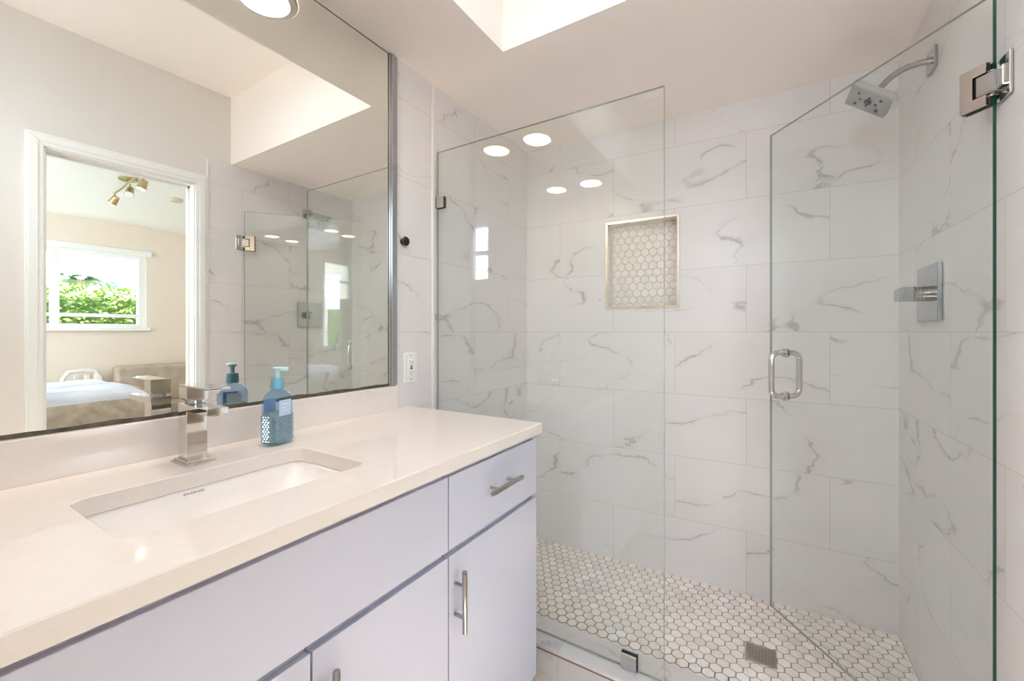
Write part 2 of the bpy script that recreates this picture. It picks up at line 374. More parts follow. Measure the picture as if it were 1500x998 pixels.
# shower floor: hexagon mosaic
def hex_sheet(name, u0, u1, v0, v1, cu, cv, place, mats, label, base=(.85,.81,.79), var=.045, p=.0425, gap=.0042, skip=None, first_row=None):
    bm = bmesh.new(); lay = bm.loops.layers.float_color.new('tint'); rnd = random.Random(4)
    rv = p*math.sqrt(3)/2; R = (p-gap)/math.sqrt(3)
    for j in range(int((v0-cv)/rv)-2, int((v1-cv)/rv)+3):
        if first_row is not None and j < first_row: continue
        for i in range(int((u0-cu)/p)-2, int((u1-cu)/p)+3):
            cu_ = cu + (i + (.5 if j % 2 else 0))*p; cv_ = cv + j*rv
            ring = []
            for k in range(6):
                a = math.radians(30 + 60*k); ring.append((cu_ + R*math.cos(a), cv_ + R*math.sin(a)))
            if all(u < u0 or u > u1 for u, v in ring) or all(v > v1 or (v < v0 and first_row is None) for u, v in ring): continue
            ring = [(min(max(u, u0), u1), min(v, v1) if first_row is not None else min(max(v, v0), v1)) for u, v in ring]
            if max(u for u, v in ring)-min(u for u, v in ring) < .004 or max(v for u, v in ring)-min(v for u, v in ring) < .004: continue
            if skip and skip(cu_, cv_): continue
            g_ = rnd.gauss(0, var); w_ = rnd.uniform(-.3, .5)*var
            c = tuple(max(.35, min(.91, x + g_ + dw)) for x, dw in zip(base, (w_, 0, -w_)))
            seen = []; 
            for q in ring:
                if not seen or (abs(q[0]-seen[-1][0]) + abs(q[1]-seen[-1][1])) > 1e-5: seen.append(q)
            if len(seen) > 2 and abs(seen[0][0]-seen[-1][0]) + abs(seen[0][1]-seen[-1][1]) < 1e-5: seen.pop()
            if len(seen) < 3: continue
            cc = (sum(q[0] for q in seen)/len(seen), sum(q[1] for q in seen)/len(seen))
            top = [bm.verts.new(place(cc[0]+(q[0]-cc[0])*.965, cc[1]+(q[1]-cc[1])*.965, 0)) for q in seen]; bot = [bm.verts.new(place(*q, -.0016)) for q in seen]
            fs = [bm.faces.new(top)] + [bm.faces.new((bot[k], bot[(k+1) % len(seen)], top[(k+1) % len(seen)], top[k])) for k in range(len(seen))]
            for f in fs:
                for l in f.loops: l[lay] = (*c, 1)
    me = bpy.data.meshes.new(name); bm.normal_update(); bm.to_mesh(me); bm.free()
    for x in mats: me.materials.append(x)
    o = bpy.data.objects.new(name, me); C.objects.link(o); return struct(o, label)
wx = lambda y: -(D-y)*math.tan(AL)
hex_sheet('floor_shower', -.018, W-.002, 1.61, D-.001, .899, 1.632, lambda u, v, h: (u, v, SHF+h), [M['hex']], 'white marble hexagon mosaic floor with brown grout', first_row=0)
b = MB(); b.box((-.1, 1.604, SHF-.05), (W, D, SHF-.0015))
for i in range(-22, 18):                               # grout around the free edge of the first row of hexagons
    gx = .899 + i*.0425
    if -.02 < gx < W-.02: b.prism([(gx + .0264*math.cos(math.radians(30+60*k)), 1.632 + .0264*math.sin(math.radians(30+60*k))) for k in range(6)], SHF-.006, SHF-.0007)
struct(b.out('floor_shower_bed', M['hexgrout'], None, (0,0,0), 0, 0), 'brown grout bed of the shower floor')
hex_sheet('wall_niche', NX0+.001, NX1-.001, H+NZ0+.001, H+NZ1-.001, .662, H+.35, lambda u, v, h: (u, D+ND-.0020-h, v), [M['hex']], 'marble hexagon mosaic at the back of the niche', base=(.87,.825,.77), var=.015, p=.0415, gap=.003)
nf = bpy.data.objects['wall_niche']; nf.data.flip_normals()
b = MB(); t_ = .011
for lo, hi in (((NX0-t_, -.004, NZ0-t_), (NX0+.002, .03, NZ1+t_)), ((NX1-.002, -.004, NZ0-t_), (NX1+t_, .03, NZ1+t_)), ((NX0+.002, -.004, NZ0-t_), (NX1-.002, .03, NZ0+.002)), ((NX0+.002, -.004, NZ1-.002), (NX1-.002, .03, NZ1+t_))): b.box(lo, hi, .0015)
struct(b.out('trim_1', mat('niche_trim_metal', (.83,.76,.68), .22, .9), None, (0, D, H)), 'polished metal frame around the shower niche')
b = MB(); b.box((0, 1.386, -1.10), (.006, 1.404, CEIL-H-.002), .002)
struct(b.out('trim_3', mat('edge_strip', (.82,.785,.765), .35), None, LM(0, 0), LROT), 'white edge strip on the tile beside the glass panel')

# doorway casing and jamb
dr = thing('door_1', 'white cased doorway opening to the bedroom', 'doorway', (W, (DY0+DY1)/2, 0)); dr['kind'] = 'structure'
my = (DY0+DY1)/2; hy = (DY1-DY0)/2; hz = H+DZ; cw = .060; ov = .006
MX = Matrix(((0,0,1,0),(1,0,0,0),(0,1,0,0),(0,0,0,1)))          # xy polygon -> wall plane (y, z)
def casing(pts, inner, name):
    b = MB(); b.prism(pts, -.007, .010, bev=.002, mtx=MX); b.prism(inner, -.012, -.006, bev=.002, mtx=MX); return b.out(name, M['trim'], dr)
for sg in (-1, 1):
    a0, a1, i0, i1 = sg*(hy-ov), sg*(hy-ov+cw), sg*(hy+.012), sg*(hy-ov+cw-.010)
    casing([(a0, 0), (a1, 0), (a1, hz-ov+cw), (a0, hz-ov)], [(i0, 0), (i1, 0), (i1, hz-ov+cw-.010), (i0, hz+.012)], 'casing_side')
a0, a1, i0, i1 = hy-ov, hy-ov+cw, hy+.012, hy-ov+cw-.010
casing([(-a0, hz-ov), (a0, hz-ov), (a1, hz-ov+cw), (-a1, hz-ov+cw)], [(-i0, hz+.012), (i0, hz+.012), (i1, hz-ov+cw-.010), (-i1, hz-ov+cw-.010)], 'casing_head')
b = MB(); b.box((.004, -hy-.002, 0), (.119, -hy+.014, hz), .001).box((.004, hy-.014, 0), (.119, hy+.002, hz), .001).box((.004, -hy, hz-.014), (.119, hy, hz+.002), .001)
b.box((.06, -hy+.013, 0), (.075, -hy+.025, hz-.012), .001).box((.06, hy-.025, 0), (.075, hy-.013, hz-.012), .001).box((.06, -hy+.012, hz-.028), (.075, hy-.012, hz-.012), .001)
b.out('jamb', M['trim'], dr)

# ================================================================= vanity
CT = -.295                                            # counter top, relative to the camera height
V0, V1, NF = -.312, 1.232, .592
van = thing('vanity_cabinet', 'white slab-front bathroom vanity cabinet under the quartz countertop', 'cabinet', LM(0, 0, -H), LROT)
zz = lambda z: H + z
b = MB(); b.box((.006, V0, .10), (.5705, V1, zz(-.470)), .001).box((.006, V0, zz(-.47)), (.03, V1, zz(-.3285))).box((.54, V0, zz(-.47)), (.5705, V1, zz(-.3285)))
b.box((.006, V0, zz(-.47)), (.57, V0+.018, zz(-.3285))).box((.006, V1-.018, zz(-.47)), (.57, V1, zz(-.3285)))
cc_ = b.out('carcass', [M['vanity'], M['vanity_dark']], van, smooth=0)
for p_ in cc_.data.polygons:
    if p_.normal.x > .9: p_.material_index = 1  # front faces coloured darker to imitate the shade in the gaps
b = MB(); b.box((.05, V0, 0), (.52, V1, .10)); b.out('toe_kick', M['vanity_dark'], van, smooth=0)
def front(name, s0, s1, z0, z1):
    """slab front with a finger-pull bevel along its top edge"""
    b = MB(); n0, n1, bv = .571, NF, .012
    prof = [(n0, z0), (n1-.001, z0), (n1, z0+.001), (n1, z1-bv-.0008), (n1-.0008, z1-bv), (n0+.004, z1-bv-.004), (n0+.003, z1-bv+.002), (n0, z1)]
    b.loft([[(n, s0, z) for n, z in prof], [(n, s1, z) for n, z in prof]], cap0=True, cap1=True)
    return b.out(name, M['vanity'], van, smooth=20)
g2 = .0022
def bar_handle(parent, p, along, L, post):
    """round bar on two posts; p = centre on the front face, along 'y' or 'z'"""
    b = MB(); d = Vector((0,1,0)) if along == 'y' else Vector((0,0,1)); c = Vector(p); o = Vector((.030, 0, 0))
    b.cyl(c+o-d*L/2, c+o+d*L/2, .0062, seg=20, bev=.002)
    for k in (-1, 1): b.cyl(c+d*k*post/2, c+d*k*post/2+o, .0042, seg=16)
    return b.out('handle', M['nickel'], parent, label='brushed nickel bar handle')
zA, zB, zC, zD = zz(-.3275)-.001, zz(-.5145), zz(-.5145)-.0025, .107
ff = front('false_front', .112+g2, .8-g2, zB, zA)
for (s0, s1) in ((.8+g2, V1-.002), (V0+.002, .112-g2)):
    d_ = front('drawer_front', s0, s1, zB, zA); 
    bar_handle(d_, (NF, (s0+s1)/2, zz(-.4195)), 'y', .156, .083)
for (s0, s1, hs) in ((.8+g2, V1-.002, .8235), (.455+g2, .8-g2, .4805), (.112+g2, .455-g2, .430), (V0+.002, .112-g2, .086)):
    d_ = front('door', s0, s1, zD, zC)
    bar_handle(d_, (NF, hs, zz(-.637)), 'z', .147, .074)

# countertop with a rounded sink cut-out and backsplash
ct = thing('countertop', 'glossy cream-white quartz countertop with low backsplash on the vanity', 'countertop', LM(0, 0, 0), LROT)
SX0, SX1, SY0, SY1 = .200, .462, .252, .672
hole = rrect(SX0, SX1, SY0, SY1, .028)
def outer(n0, n1, s0, s1):
    k = len(hole)//4; cs = [(n1, s1), (n0, s1), (n0, s0), (n1, s0)]
    return [c for c in cs for _ in range(k)]
o1 = outer(.0, .600, V0, 1.256); e = .0025
o2 = outer(.0, .600-e, V0, 1.256-e)
hz0, hz1 = CT-.033, CT
b = MB()
hole_in = rrect(SX0+.002, SX1-.002, SY0+.002, SY1-.002, .026)
big = rrect(SX0-.0015, SX1+.0015, SY0-.0015, SY1+.0015, .0295)
b.loft([[(x, y, hz1) for x, y in o2], [(x, y, hz1) for x, y in big], [(x, y, hz1-.0015) for x, y in hole], [(x, y, hz0) for x, y in hole], [(x, y, hz0) for x, y in o1], [(x, y, hz1-e) for x, y in o1], [(x, y, hz1) for x, y in o2]])
b.out('slab', M['quartz'], ct, smooth=40)
b = MB(); b.box((.0005, V0, CT-.0005), (.018, 1.182, -.205), .0015); b.out('backsplash', M['quartz'], ct)
# sink
sk = thing('sink', 'white undermount rectangular porcelain sink set in the quartz countertop', 'sink', LM(.331, .462, CT), LROT)
def ring(g, z, r, sx=0.0): return [(x-.331, y-.462, z) for x, y in rrect(SX0-g, SX1+g, SY0-g+sx, SY1+g-sx, r)]
b = MB()
b.loft([ring(.028, -.033, .03), ring(.006, -.0331, .03), ring(.002, -.036, .03), ring(-.004, -.060, .03), ring(-.014, -.105, .034, .018), ring(-.026, -.130, .04, .045), ring(-.05, -.142, .045, .07), ring(-.10, -.146, .028, .09), ring(-.118, -.1475, .012, .07)], cap1=True)
b.loft([ring(.028, -.033, .03), ring(.028, -.045, .03), ring(.006, -.05, .03), ring(.0, -.11, .034, .01), ring(-.03, -.152, .04, .05)], cap1=True)
b.out('basin', M['porcelain'], sk, smooth=50)
b = MB(); b.lathe([(0, .004), (.018, .004), (.022, .002), (.023, -.002)], 32, mtx=Matrix.Translation((0, 0, -.147))); b.out('drain', M['chrome'], sk, label='chrome sink drain')
b = MB(); rnd = random.Random(3); yy = -.0275
for w_, h_ in ((.0045,.0048),(.003,.003),(.0012,.0045),(.0042,.0046),(.0035,.004),(.0012,.003),(.0042,.0046),(.004,.0042)):
    b.box((0, yy, -h_/2), (.0006, yy+w_, h_/2)); b.box((.0001, yy+.0011, -h_/2+.001), (.0007, yy+w_-.0009, h_/2-.001), mi=1); yy += w_+.0016
lg = b.out('maker_mark', [M['ink'], M['porcelain']], sk, (SX0-.331+.0013, -.012, -.043)); lg.rotation_euler = (0, math.radians(10), 0); lg['label'] = 'tiny grey maker mark on the basin wall'
# faucet
fc = thing('faucet', 'square chrome single-lever faucet standing behind the sink', 'faucet', LM(.101, .4775, CT), LROT)
q = lambda n, s, z: (n-.101, s-.4775, z-CT)
b = MB(); b.box(q(.072, .445, CT), q(.150, .5055, CT+.004), .001).box(q(.076, .449, CT+.003), q(.146, .5015, CT+.008), .0015); b.out('base_plate', M['chrome'], fc)
b = MB(); b.box(q(.080, .457, CT+.007), q(.123, .4985, -.163), .0012); b.out('body', M['chrome'], fc)
b = MB(); b.box(q(.080, .4565, -.179), q(.221, .499, -.1645), .001); b.out('spout', M['chrome'], fc)
b = MB(); b.cyl(q(.206, .4778, -.1785), q(.206, .4778, -.1825), .009, seg=24); b.out('aerator', M['satin'], fc)
b = MB(); b.cyl(q(.102, .4778, -.165), q(.102, .4778, -.156), .0165, seg=28); b.out('collar', M['satin'], fc)
b = MB(); hp = [(.457, -.149), (.4625, -.156), (.4985, -.156), (.4985, -.124), (.457, -.124)]
b.loft([[q(.084, s, z) for s, z in hp], [q(.125, s, z) for s, z in hp]], cap0=True, cap1=True); b.box(q(.083, .4565, -.1245), q(.232, .4990, -.1195), .0012); b.out('lever', M['chrome'], fc)
# soap bottle
sb = thing('soap_bottle', 'clear blue hand soap pump bottle with textured lower half beside the faucet', 'soap bottle', LM(.122, .6615, CT), LROT + math.radians(14))
def octa(hx, hy, ch): return [(hx, -hy+ch), (hx, hy-ch), (hx-ch, hy), (-hx+ch, hy), (-hx, hy-ch), (-hx, -hy+ch), (-hx+ch, -hy), (hx-ch, -hy)]
def oring(hx, hy, ch, z): return [(x, y, z) for x, y in octa(hx, hy, ch)]
b = MB(); shell = [oring(.018, .026, .008, .0005), oring(.0235, .0335, .011, .003), oring(.0255, .0365, .0125, .010), oring(.0255, .0365, .0125, .116), oring(.0235, .033, .0125, .127), oring(.016, .022, .009, .139), oring(.0125, .0125, .0073, .145), oring(.0125, .0125, .0073, .150)]
b.loft(shell, cap0=True, cap1=True)
oc = octa(.0255, .0365, .0125)
for k in range(8):                                    # raised diamond studs on the lower half of every face
    p0, p1 = Vector(oc[k]), Vector(oc[(k+1) % 8]); L_ = (p1-p0).length; t_ = (p1-p0)/L_; n_ = Vector((t_.y, -t_.x))
    if n_.dot((p0+p1)/2) < 0: n_ = -n_
    nc = max(2, round(L_/.0085)); pc = L_/nc
    for r in range(11):
        for c in range(nc):
            u = (c + (.5 if r % 2 == 0 else 1.0))*pc; z_ = .012 + r*.0062
            if u > L_-.001: continue
            q_ = lambda du, dz, h: (*(p0 + t_*(u+du) + n_*h), z_+dz)
            w_, h_ = pc*.40, .0047; ap = b.bm.verts.new(q_(0, 0, .0030)); cs = [b.bm.verts.new(q_(*v)) for v in ((w_, 0, .0001), (0, h_, .0001), (-w_, 0, .0001), (0, -h_, .0001))]
            for m_ in range(4): b.bm.faces.new((cs[m_], cs[(m_+1) % 4], ap)).material_index = 1
b.out('bottle', [M['soap_bottle'], M['stud']], sb, smooth=0)
b = MB(); b.loft([oring(.021, .031, .010, .004), oring(.0238, .0348, .0118, .011), oring(.0238, .0348, .0118, .084)], cap0=True, cap1=True); b.out('soap', M['soap'], sb, smooth=25, label='pale yellow liquid soap')
b = MB(); b.box((.02565, -.019, .076), (.0260, .019, .117)); b.box((.0261, -.013, .104), (.0262, .010, .108), mi=1).box((.0261, -.013, .096), (.0262, .004, .099), mi=1).box((.0261, -.013, .089), (.0262, .011, .091), mi=1); b.out('front_label', [M['label'], mat('pale_label_ink', (.66,.76,.88), .5)], sb, smooth=0)
b = MB(); b.box((-.0260, -.019, .076), (-.02565, .019, .117)); b.box((-.0262, -.012, .079), (-.0261, .012, .089), mi=1)
for k in range(6): b.box((-.0264, -.010+k*.0035, .080), (-.0263, -.010+k*.0035+.0012+.0008*(k % 2), .088), mi=2)
b.out('back_label', [M['label'], M['plastic'], M['ink']], sb, smooth=0)
b = MB(); b.lathe([(0, .146), (.0165, .146), (.017, .150), (.0155, .168), (.0145, .174), (.0, .174)], 28); b.out('collar', M['pump'], sb)
b = MB(); b.cyl((0,0,.172), (0,0,.196), .0065, .0055, 20)
b.loft([[(x, y, .193) for x, y in rrect(-.009, .030, -.0105, .0105, .009)], [(x, y, .200) for x, y in rrect(-.011, .031, -.0125, .0125, .010)], [(x, y, .2025) for x, y in rrect(-.009, .029, -.0105, .0105, .009)]], cap0=True, cap1=True)
b.out('pump_head', M['pump_pale'], sb)
# mirror
mr = thing('mirror', 'large wall mirror over the vanity with dark worn bottom edge', 'mirror', LM(0, 0, 0), LROT)
b = MB(); b.box((-.002, V0, -.2045), (.003, 1.1475, 1.0535)); b.out('mirror_glass', M['mirror'], mr, smooth=0)
b = MB(); b.box((0, 1.148, -.203), (.010, 1.186, 1.056), .0015).box((0, 1.154, -.203), (.0145, 1.170, 1.056), .002).box((.0, 1.1465, -.203), (.0035, 1.1515, 1.0535), mi=1); b.out('side_channel', [M['satin'], M['black']], mr, label='satin metal channel at the mirror side')
b = MB(); b.box((0, V0, 1.0505), (.004, 1.1475, 1.054)); b.out('top_channel', mat('mirror_top_channel', (.16,.13,.10), .4), mr, smooth=0)
b = MB(); rnd = random.Random(8); n_ = 110; pv = None
for i in range(n_+1):
    s_ = V0 + (1.146-V0)*i/n_; h_ = .008 + .007*abs(noise.noise((s_*7, 0, 1))) + .006*max(0, noise.noise((s_*26, 3, 0)))
    cur = ((.0034, s_, -.2045), (.0034, s_, -.2045+h_))
    if pv: b.quad(pv[0], cur[0], cur[1], pv[1])
    pv = cur
b.out('worn_edge', M['mirror_bad'], mr, smooth=0, label='black corroded strip along the mirror bottom')
# outlet
ol = thing('wall_outlet', 'white wall outlet with red and black buttons above the countertop', 'outlet', LM(0, 1.261, -.142), LROT)
b = MB(); b.box((0, -.036, -.0585), (.006, .036, .0585), .003); b.out('cover_plate', M['plastic'], ol)
b = MB(); b.box((.004, -.0168, -.0335), (.0085, .0168, .0335), .0012)
for z_ in (-.021, .021):
    for y_ in (-.006, .006): b.box((.0084, y_-.0009, z_-.004), (.0087, y_+.0009, z_+.004), mi=1)
    b.cyl((.0080, 0, z_-.009 if z_ > 0 else z_-.009), (.0087, 0, z_-.009), .0019, seg=12, mi=1)
b.out('receptacle', [M['plastic'], M['ink']], ol)
b = MB(); b.box((.008, -.006, .001), (.0098, .006, .0065), .0006); b.out('reset_button', M['red'], ol, label='red button')
b = MB(); b.box((.008, -.006, -.0065), (.0098, .006, -.001), .0006); b.out('test_button', M['black'], ol, label='black button')
for z_ in (-.047, .047):
    b = MB(); b.cyl((.0055, 0, z_), (.0066, 0, z_), .0028, seg=14); b.out('screw', M['satin'], ol)
# black knob on the tile
kb = thing('wall_hook', 'small round black knob on the tile beside the mirror', 'hook', LM(0, 1.222, .355), LROT)
RX = Matrix.Rotation(math.pi/2, 4, 'Y')
b = MB(); b.lathe([(0, 0), (.013, 0), (.013, .004), (.009, .006), (.0, .006)], 28, mtx=RX); b.out('backplate', M['black'], kb)
b = MB(); b.lathe([(.007, .005), (.007, .012), (.017, .014), (.0185, .018), (.016, .022), (0, .023)], 28, mtx=RX); b.out('knob', M['black'], kb)

# ================================================================= shower
gp = thing('fixed_glass_panel', 'clear fixed glass shower panel standing on the marble curb beside the vanity', 'shower panel', LM(0, 1.42, 0), LROT)
def pane(x0, x1, z0, z1, parent, name='pane'):
    b = MB(); b.box((x0, -.005, z0), (x1, .005, z1))
    o = b.out(name, [M['glass'], M['glass_edge_pale'], M['glass_edge']], parent, smooth=0)
    for p_ in o.data.polygons: p_.material_index = 0 if abs(p_.normal.y) > .9 else (2 if p_.normal.x < -.9 else 1)  # one sheet: edge brightness that depends on the view is put into two colours
    return o
PE = .947
pp_ = pane(.0065, PE, -1.104, .7745, gp); pp_.data.materials[2] = M['glass_edge_pale']
def clip(x0, x1, z0, z1):
    b = MB()
    for y0, y1 in ((-.0135, -.0052), (.0052, .0135)): b.box((x0, y0, z0), (x1, y1, z1), .001)
    for y0, y1 in ((-.0052, -.0042), (.0042, .0052)): b.box((x0-.0012, y0, z0-.0012), (x1+.002, y1, z1+.002), mi=1)
    b.out('glass_clip', [M['chrome'], M['rubber']], gp, label='square chrome glass clamp with dark gasket')
clip(.004, .045, .532, .578); clip(.812, .862, -1.1055, -1.056)
# door, swung into the shower
A_, B_ = Vector((1.646, 1.397)), Vector((1.223, 1.965))
rz = math.atan2(B_.y-A_.y, B_.x-A_.x)
gd = thing('glass_shower_door', 'clear glass shower door swung open into the shower', 'shower door', (A_.x, A_.y, H), rz)
pane(-.002, .707, -1.085, .778, gd)
def hinge(z):
    b = MB()
    for y0, y1 in ((.0052, .0150), (-.0150, -.0052)):
        b.box((.030, y0, z-.049), (.056, y1, z+.049)).box((.004, y0, z-.049), (.030, y1, z-.026)).box((.004, y0, z+.026), (.030, y1, z+.049))
    hg = b.out('hinge', M['hinge'], gd, label='chrome door hinge', smooth=0)
    b = MB(); b.box((.003, .0046, z-.0505), (.0575, .0056, z+.0495)); b.box((.003, -.0056, z-.0505), (.0575, -.0046, z+.0495)); b.out('gasket', M['rubber'], hg, smooth=0)
    b = MB(); b.box((-.014, -.014, z-.0245), (.026, .0145, z+.0245), .003); b.cyl((.002, 0, z-.030), (.002, 0, z+.030), .0065, seg=18); b.out('pivot_arm', M['satin'], hg)
    # wall plate is square to the wall, so it is turned back by the door angle
    b = MB(); mt = Matrix.Translation((0,0,z)) @ Matrix.Rotation(-rz, 4, 'Z')
    dx = W-A_.x
    b.box((dx-.0065, -.050, -.0475), (dx-.0005, .012, .0475), .001, mtx=mt).box((dx-.014, -.040, -.023), (dx-.004, .002, .023), .002, mtx=mt); b.out('wall_plate', M['chrome'], hg)
hinge(.574); hinge(-.955)
b = MB(); hx, hz_, hd, hr = .632, -.161, .058, .0104
def loop(sgn):
    pts = []; R_ = .028; zt = .082
    pts.append((hx, sgn*.005, hz_+zt)); 
    for k in range(7):
        a = math.radians(90*k/6); pts.append((hx, sgn*(hd-R_+R_*math.sin(a)), hz_+zt-R_+R_*math.cos(a)))
    for k in range(7):
        a = math.radians(90*k/6); pts.append((hx, sgn*(hd-R_+R_*math.cos(a)), hz_-zt+R_-R_*math.sin(a)))
    pts.append((hx, sgn*.005, hz_-zt)); return pts
b.tube(loop(1), hr, 18).tube(loop(-1), hr, 18)
hn = b.out('handle', M['chrome'], gd, smooth=60, label='chrome double-sided pull handle')
b = MB()
for sg in (-1, 1):
    for zq in (hz_+.082, hz_-.082): b.cyl((hx, sg*.0052, zq), (hx, sg*.0095, zq), .0175, seg=26, bev=.001)
b.out('washer', M['chrome'], hn)
# shower head
sh = thing('wall_shower', 'square chrome shower head on a curved arm from the tile wall', 'shower head', (W, 1.826, H+.860))
b = MB(); b.box((-.009, -.034, -.034), (-.0003, .034, .034), .0015); b.out('flange', M['satin'], sh)
b = MB(); pts = [(-.004, 0, 0), (-.03, 0, .002), (-.06, 0, -.001), (-.085, 0, -.010), (-.105, 0, -.023), (-.122, 0, -.040), (-.136, 0, -.056)]
b.tube(pts, .0095, 18); b.out('arm', M['nickel'], sh, smooth=60)
ta = math.radians(37.2); ctr = Vector((1.4975-W, 0, .773-.860)); ex = Vector((math.cos(ta), 0, -math.sin(ta))); ez = Vector((math.sin(ta), 0, math.cos(ta)))
hm = Matrix(((ex.x, 0, ez.x, ctr.x), (0, 1, 0, 0), (ex.z, 0, ez.z, ctr.z), (0, 0, 0, 1)))
b = MB(); b.box((-.066, -.066, 0), (.066, .066, .021), .0025, mtx=hm); b.box((-.0645, -.0645, -.0012), (.0645, .0645, .002), .0008, mtx=hm)
b.out('head', M['satin'], sh)
b = MB(); b.cyl(hm @ Vector((0, 0, .020)), hm @ Vector((0, 0, .034)), .0135, .011, 20); b.out('swivel', M['nickel'], sh)
mn_ = mat('grey_rubber_nozzle', (.06,.06,.065), .5)
for x_, y_, r_ in ((0,0,.0115),(.025,0,.0042),(-.025,0,.0042),(0,.024,.0042),(0,-.024,.0042),(.0345,.0345,.0045),(-.0345,.0345,.0045),(.0345,-.0345,.0045),(-.0345,-.0345,.0045)):
    b = MB(); b.cyl(hm @ Vector((x_, y_, -.0009)), hm @ Vector((x_, y_, -.0032)), r_, seg=20); b.out('nozzle', mn_, sh)
# shower valve
sv = thing('shower_valve', 'square chrome shower valve with block lever on the tile wall', 'shower valve', (W, 1.843, H+.124))
b = MB(); b.box((-.013, -.092, -.089), (-.0003, .092, .089), .0015); b.out('wall_plate', M['satin'], sv)
b = MB(); b.cyl((-.012, -.010, -.002), (-.050, -.010, -.002), .0235, .0215, 32)
for k in range(4): b.cyl((-.018-.008*k, -.010, -.002), (-.0205-.008*k, -.010, -.002), .0245, seg=32)
b.out('hub', mat('dark_chrome', (.34,.32,.31), .15, 1.0), sv)
b = MB(); b.box((-.078, -.030, -.025), (-.049, .010, .021), .0015).box((-.084, -.026, -.022), (-.066, .045, .018), .0015); b.out('lever', M['satin'], sv)
# floor drain
fd = thing('floor_drain', 'square metal drain grate set in the shower floor', 'drain', (1.188, 1.816, SHF))
b = MB()
for lo, hi in (((-.050,-.050,-.003),(-.043,.050,.003)), ((.043,-.050,-.003),(.050,.050,.003)), ((-.043,-.050,-.003),(.043,-.043,.003)), ((-.043,.043,-.003),(.043,.050,.003))): b.box(lo, hi, .0006)
b.out('drain_frame', M['nickel'], fd)
b = MB(); n_ = 8; st = .086/n_
for k in range(n_+1):
    x_ = -.043 + k*st; b.box((x_-.0032, -.043, .0004), (x_+.0032, .043, .0022))
for k in range(15):
    y_ = -.043 + k*.086/14; b.box((-.043, y_-.0022, .0003), (.043, y_+.0022, .0021))
b.out('grate', mat('drain_metal', (.42,.37,.31), .35, 1.0), fd, smooth=0)
b = MB(); b.box((-.044, -.044, -.003), (.044, .044, .0002)); b.out('drain_well', M['black'], fd, smooth=0)

# ================================================================= recessed lights
def downlight(n, s, label):
    o = thing('recessed_light', label, 'ceiling light', LM(n, s, CEIL-H), LROT, 'recessed lights over the vanity')
    b = MB(); b.lathe([(.070, -.0005), (.070, -.006), (.074, -.009), (.092, -.006), (.097, -.0005)], 48); b.out('trim_ring', M['trim'], o)
    b = MB(); b.lathe([(0, -.0035), (.0705, -.0035), (.0705, -.0008)], 48); b.out('lens', M['lamp'], o, label='glowing white lens')
downlight(.137, .760, 'round glowing recessed light over the vanity, nearer the shower, seen in the mirror')
downlight(.137, -.040, 'round glowing recessed light over the vanity end far from the shower')

# ================================================================= bedroom and garden seen through the doorway in the mirror
XB0, XB1, YB0, YB1, BZ = W+.115, 5.0, -1.25, 3.25, 1.22
WY0, WY1, BW0, BW1 = -.75, 1.83, .045, .885
b = MB(); b.box((XB1, YB0-.1, -H-.05), (XB1+.15, WY0, BZ+.1)).box((XB1, WY1, -H-.05), (XB1+.15, YB1+.1, BZ+.1)).box((XB1, WY0, -H-.05), (XB1+.15, WY1, BW0)).box((XB1, WY0, BW1), (XB1+.15, WY1, BZ+.1))
struct(b.out('wall_bedroom_window', M['bed_wall'], None, (0,0,H), 0, 0), 'beige bedroom wall with the wide window')
QX0, QX1, QZ0, QZ1 = 2.3, 4.5, -.25, .90  # opening for an unseen side window, added to bring more daylight into the bedroom
b = MB(); b.box((XB0, YB0-.12, -H-.05), (QX0, YB0, BZ+.1)).box((QX1, YB0-.12, -H-.05), (XB1+.15, YB0, BZ+.1)).box((QX0, YB0-.12, -H-.05), (QX1, YB0, QZ0)).box((QX0, YB0-.12, QZ1), (QX1, YB0, BZ+.1))
struct(b.out('wall_bedroom_near', M['bed_wall'], None, (0,0,H), 0, 0), 'beige bedroom side wall with an added window')
w4 = thing('added_window', 'unseen white bedroom window added in the side wall for daylight', 'window', ((QX0+QX1)/2, YB0, H+(QZ0+QZ1)/2)); w4['kind'] = 'structure'
qx, qz = (QX1-QX0)/2, (QZ1-QZ0)/2; b = MB()
for lo, hi in (((-qx, -.09, -qz), (-qx+.04, -.03, qz)), ((qx-.04, -.09, -qz), (qx, -.03, qz)), ((-qx+.04, -.09, -qz), (qx-.04, -.03, -qz+.04)), ((-qx+.04, -.09, qz-.04), (qx-.04, -.03, qz)), ((-.02, -.085, -qz+.04), (.02, -.035, qz-.04))): b.box(lo, hi, .003)
b.out('window_frame', M['trim'], w4)
b = MB(); b.box((-qx+.01, -.064, -qz+.01), (qx-.01, -.058, qz-.01)); b.out('pane', M['pane'], w4)
portal('daylight_portal_side', ((QX0+QX1)/2, YB0-.13, H+(QZ0+QZ1)/2), (math.pi/2, 0, math.pi), QX1-QX0, QZ1-QZ0)
b = MB(); b.box((XB0, YB1, -H-.05), (XB1+.15, YB1+.12, BZ+.1)); struct(b.out('wall_bedroom_far', M['bed_wall'], None, (0,0,H), 0, 0), 'beige bedroom side wall opposite')
b = MB(); b.box((XB0, YB0-.1, BZ), (XB1+.15, YB1+.1, BZ+.1)); struct(b.out('ceiling_bedroom', M['bed_ceil'], None, (0,0,H), 0, 0), 'white bedroom ceiling')
b = MB(); b.box((W+.0, YB0-.1, -.1), (XB1+.15, YB1+.1, -.001)); struct(b.out('floor_bedroom', M['bed_floor'], None, (0,0,0), 0, 0), 'bedroom floor')
wn = thing('window_2', 'wide white bedroom window onto the hedge', 'window', (XB1, 0, H)); wn['kind'] = 'structure'
b = MB()
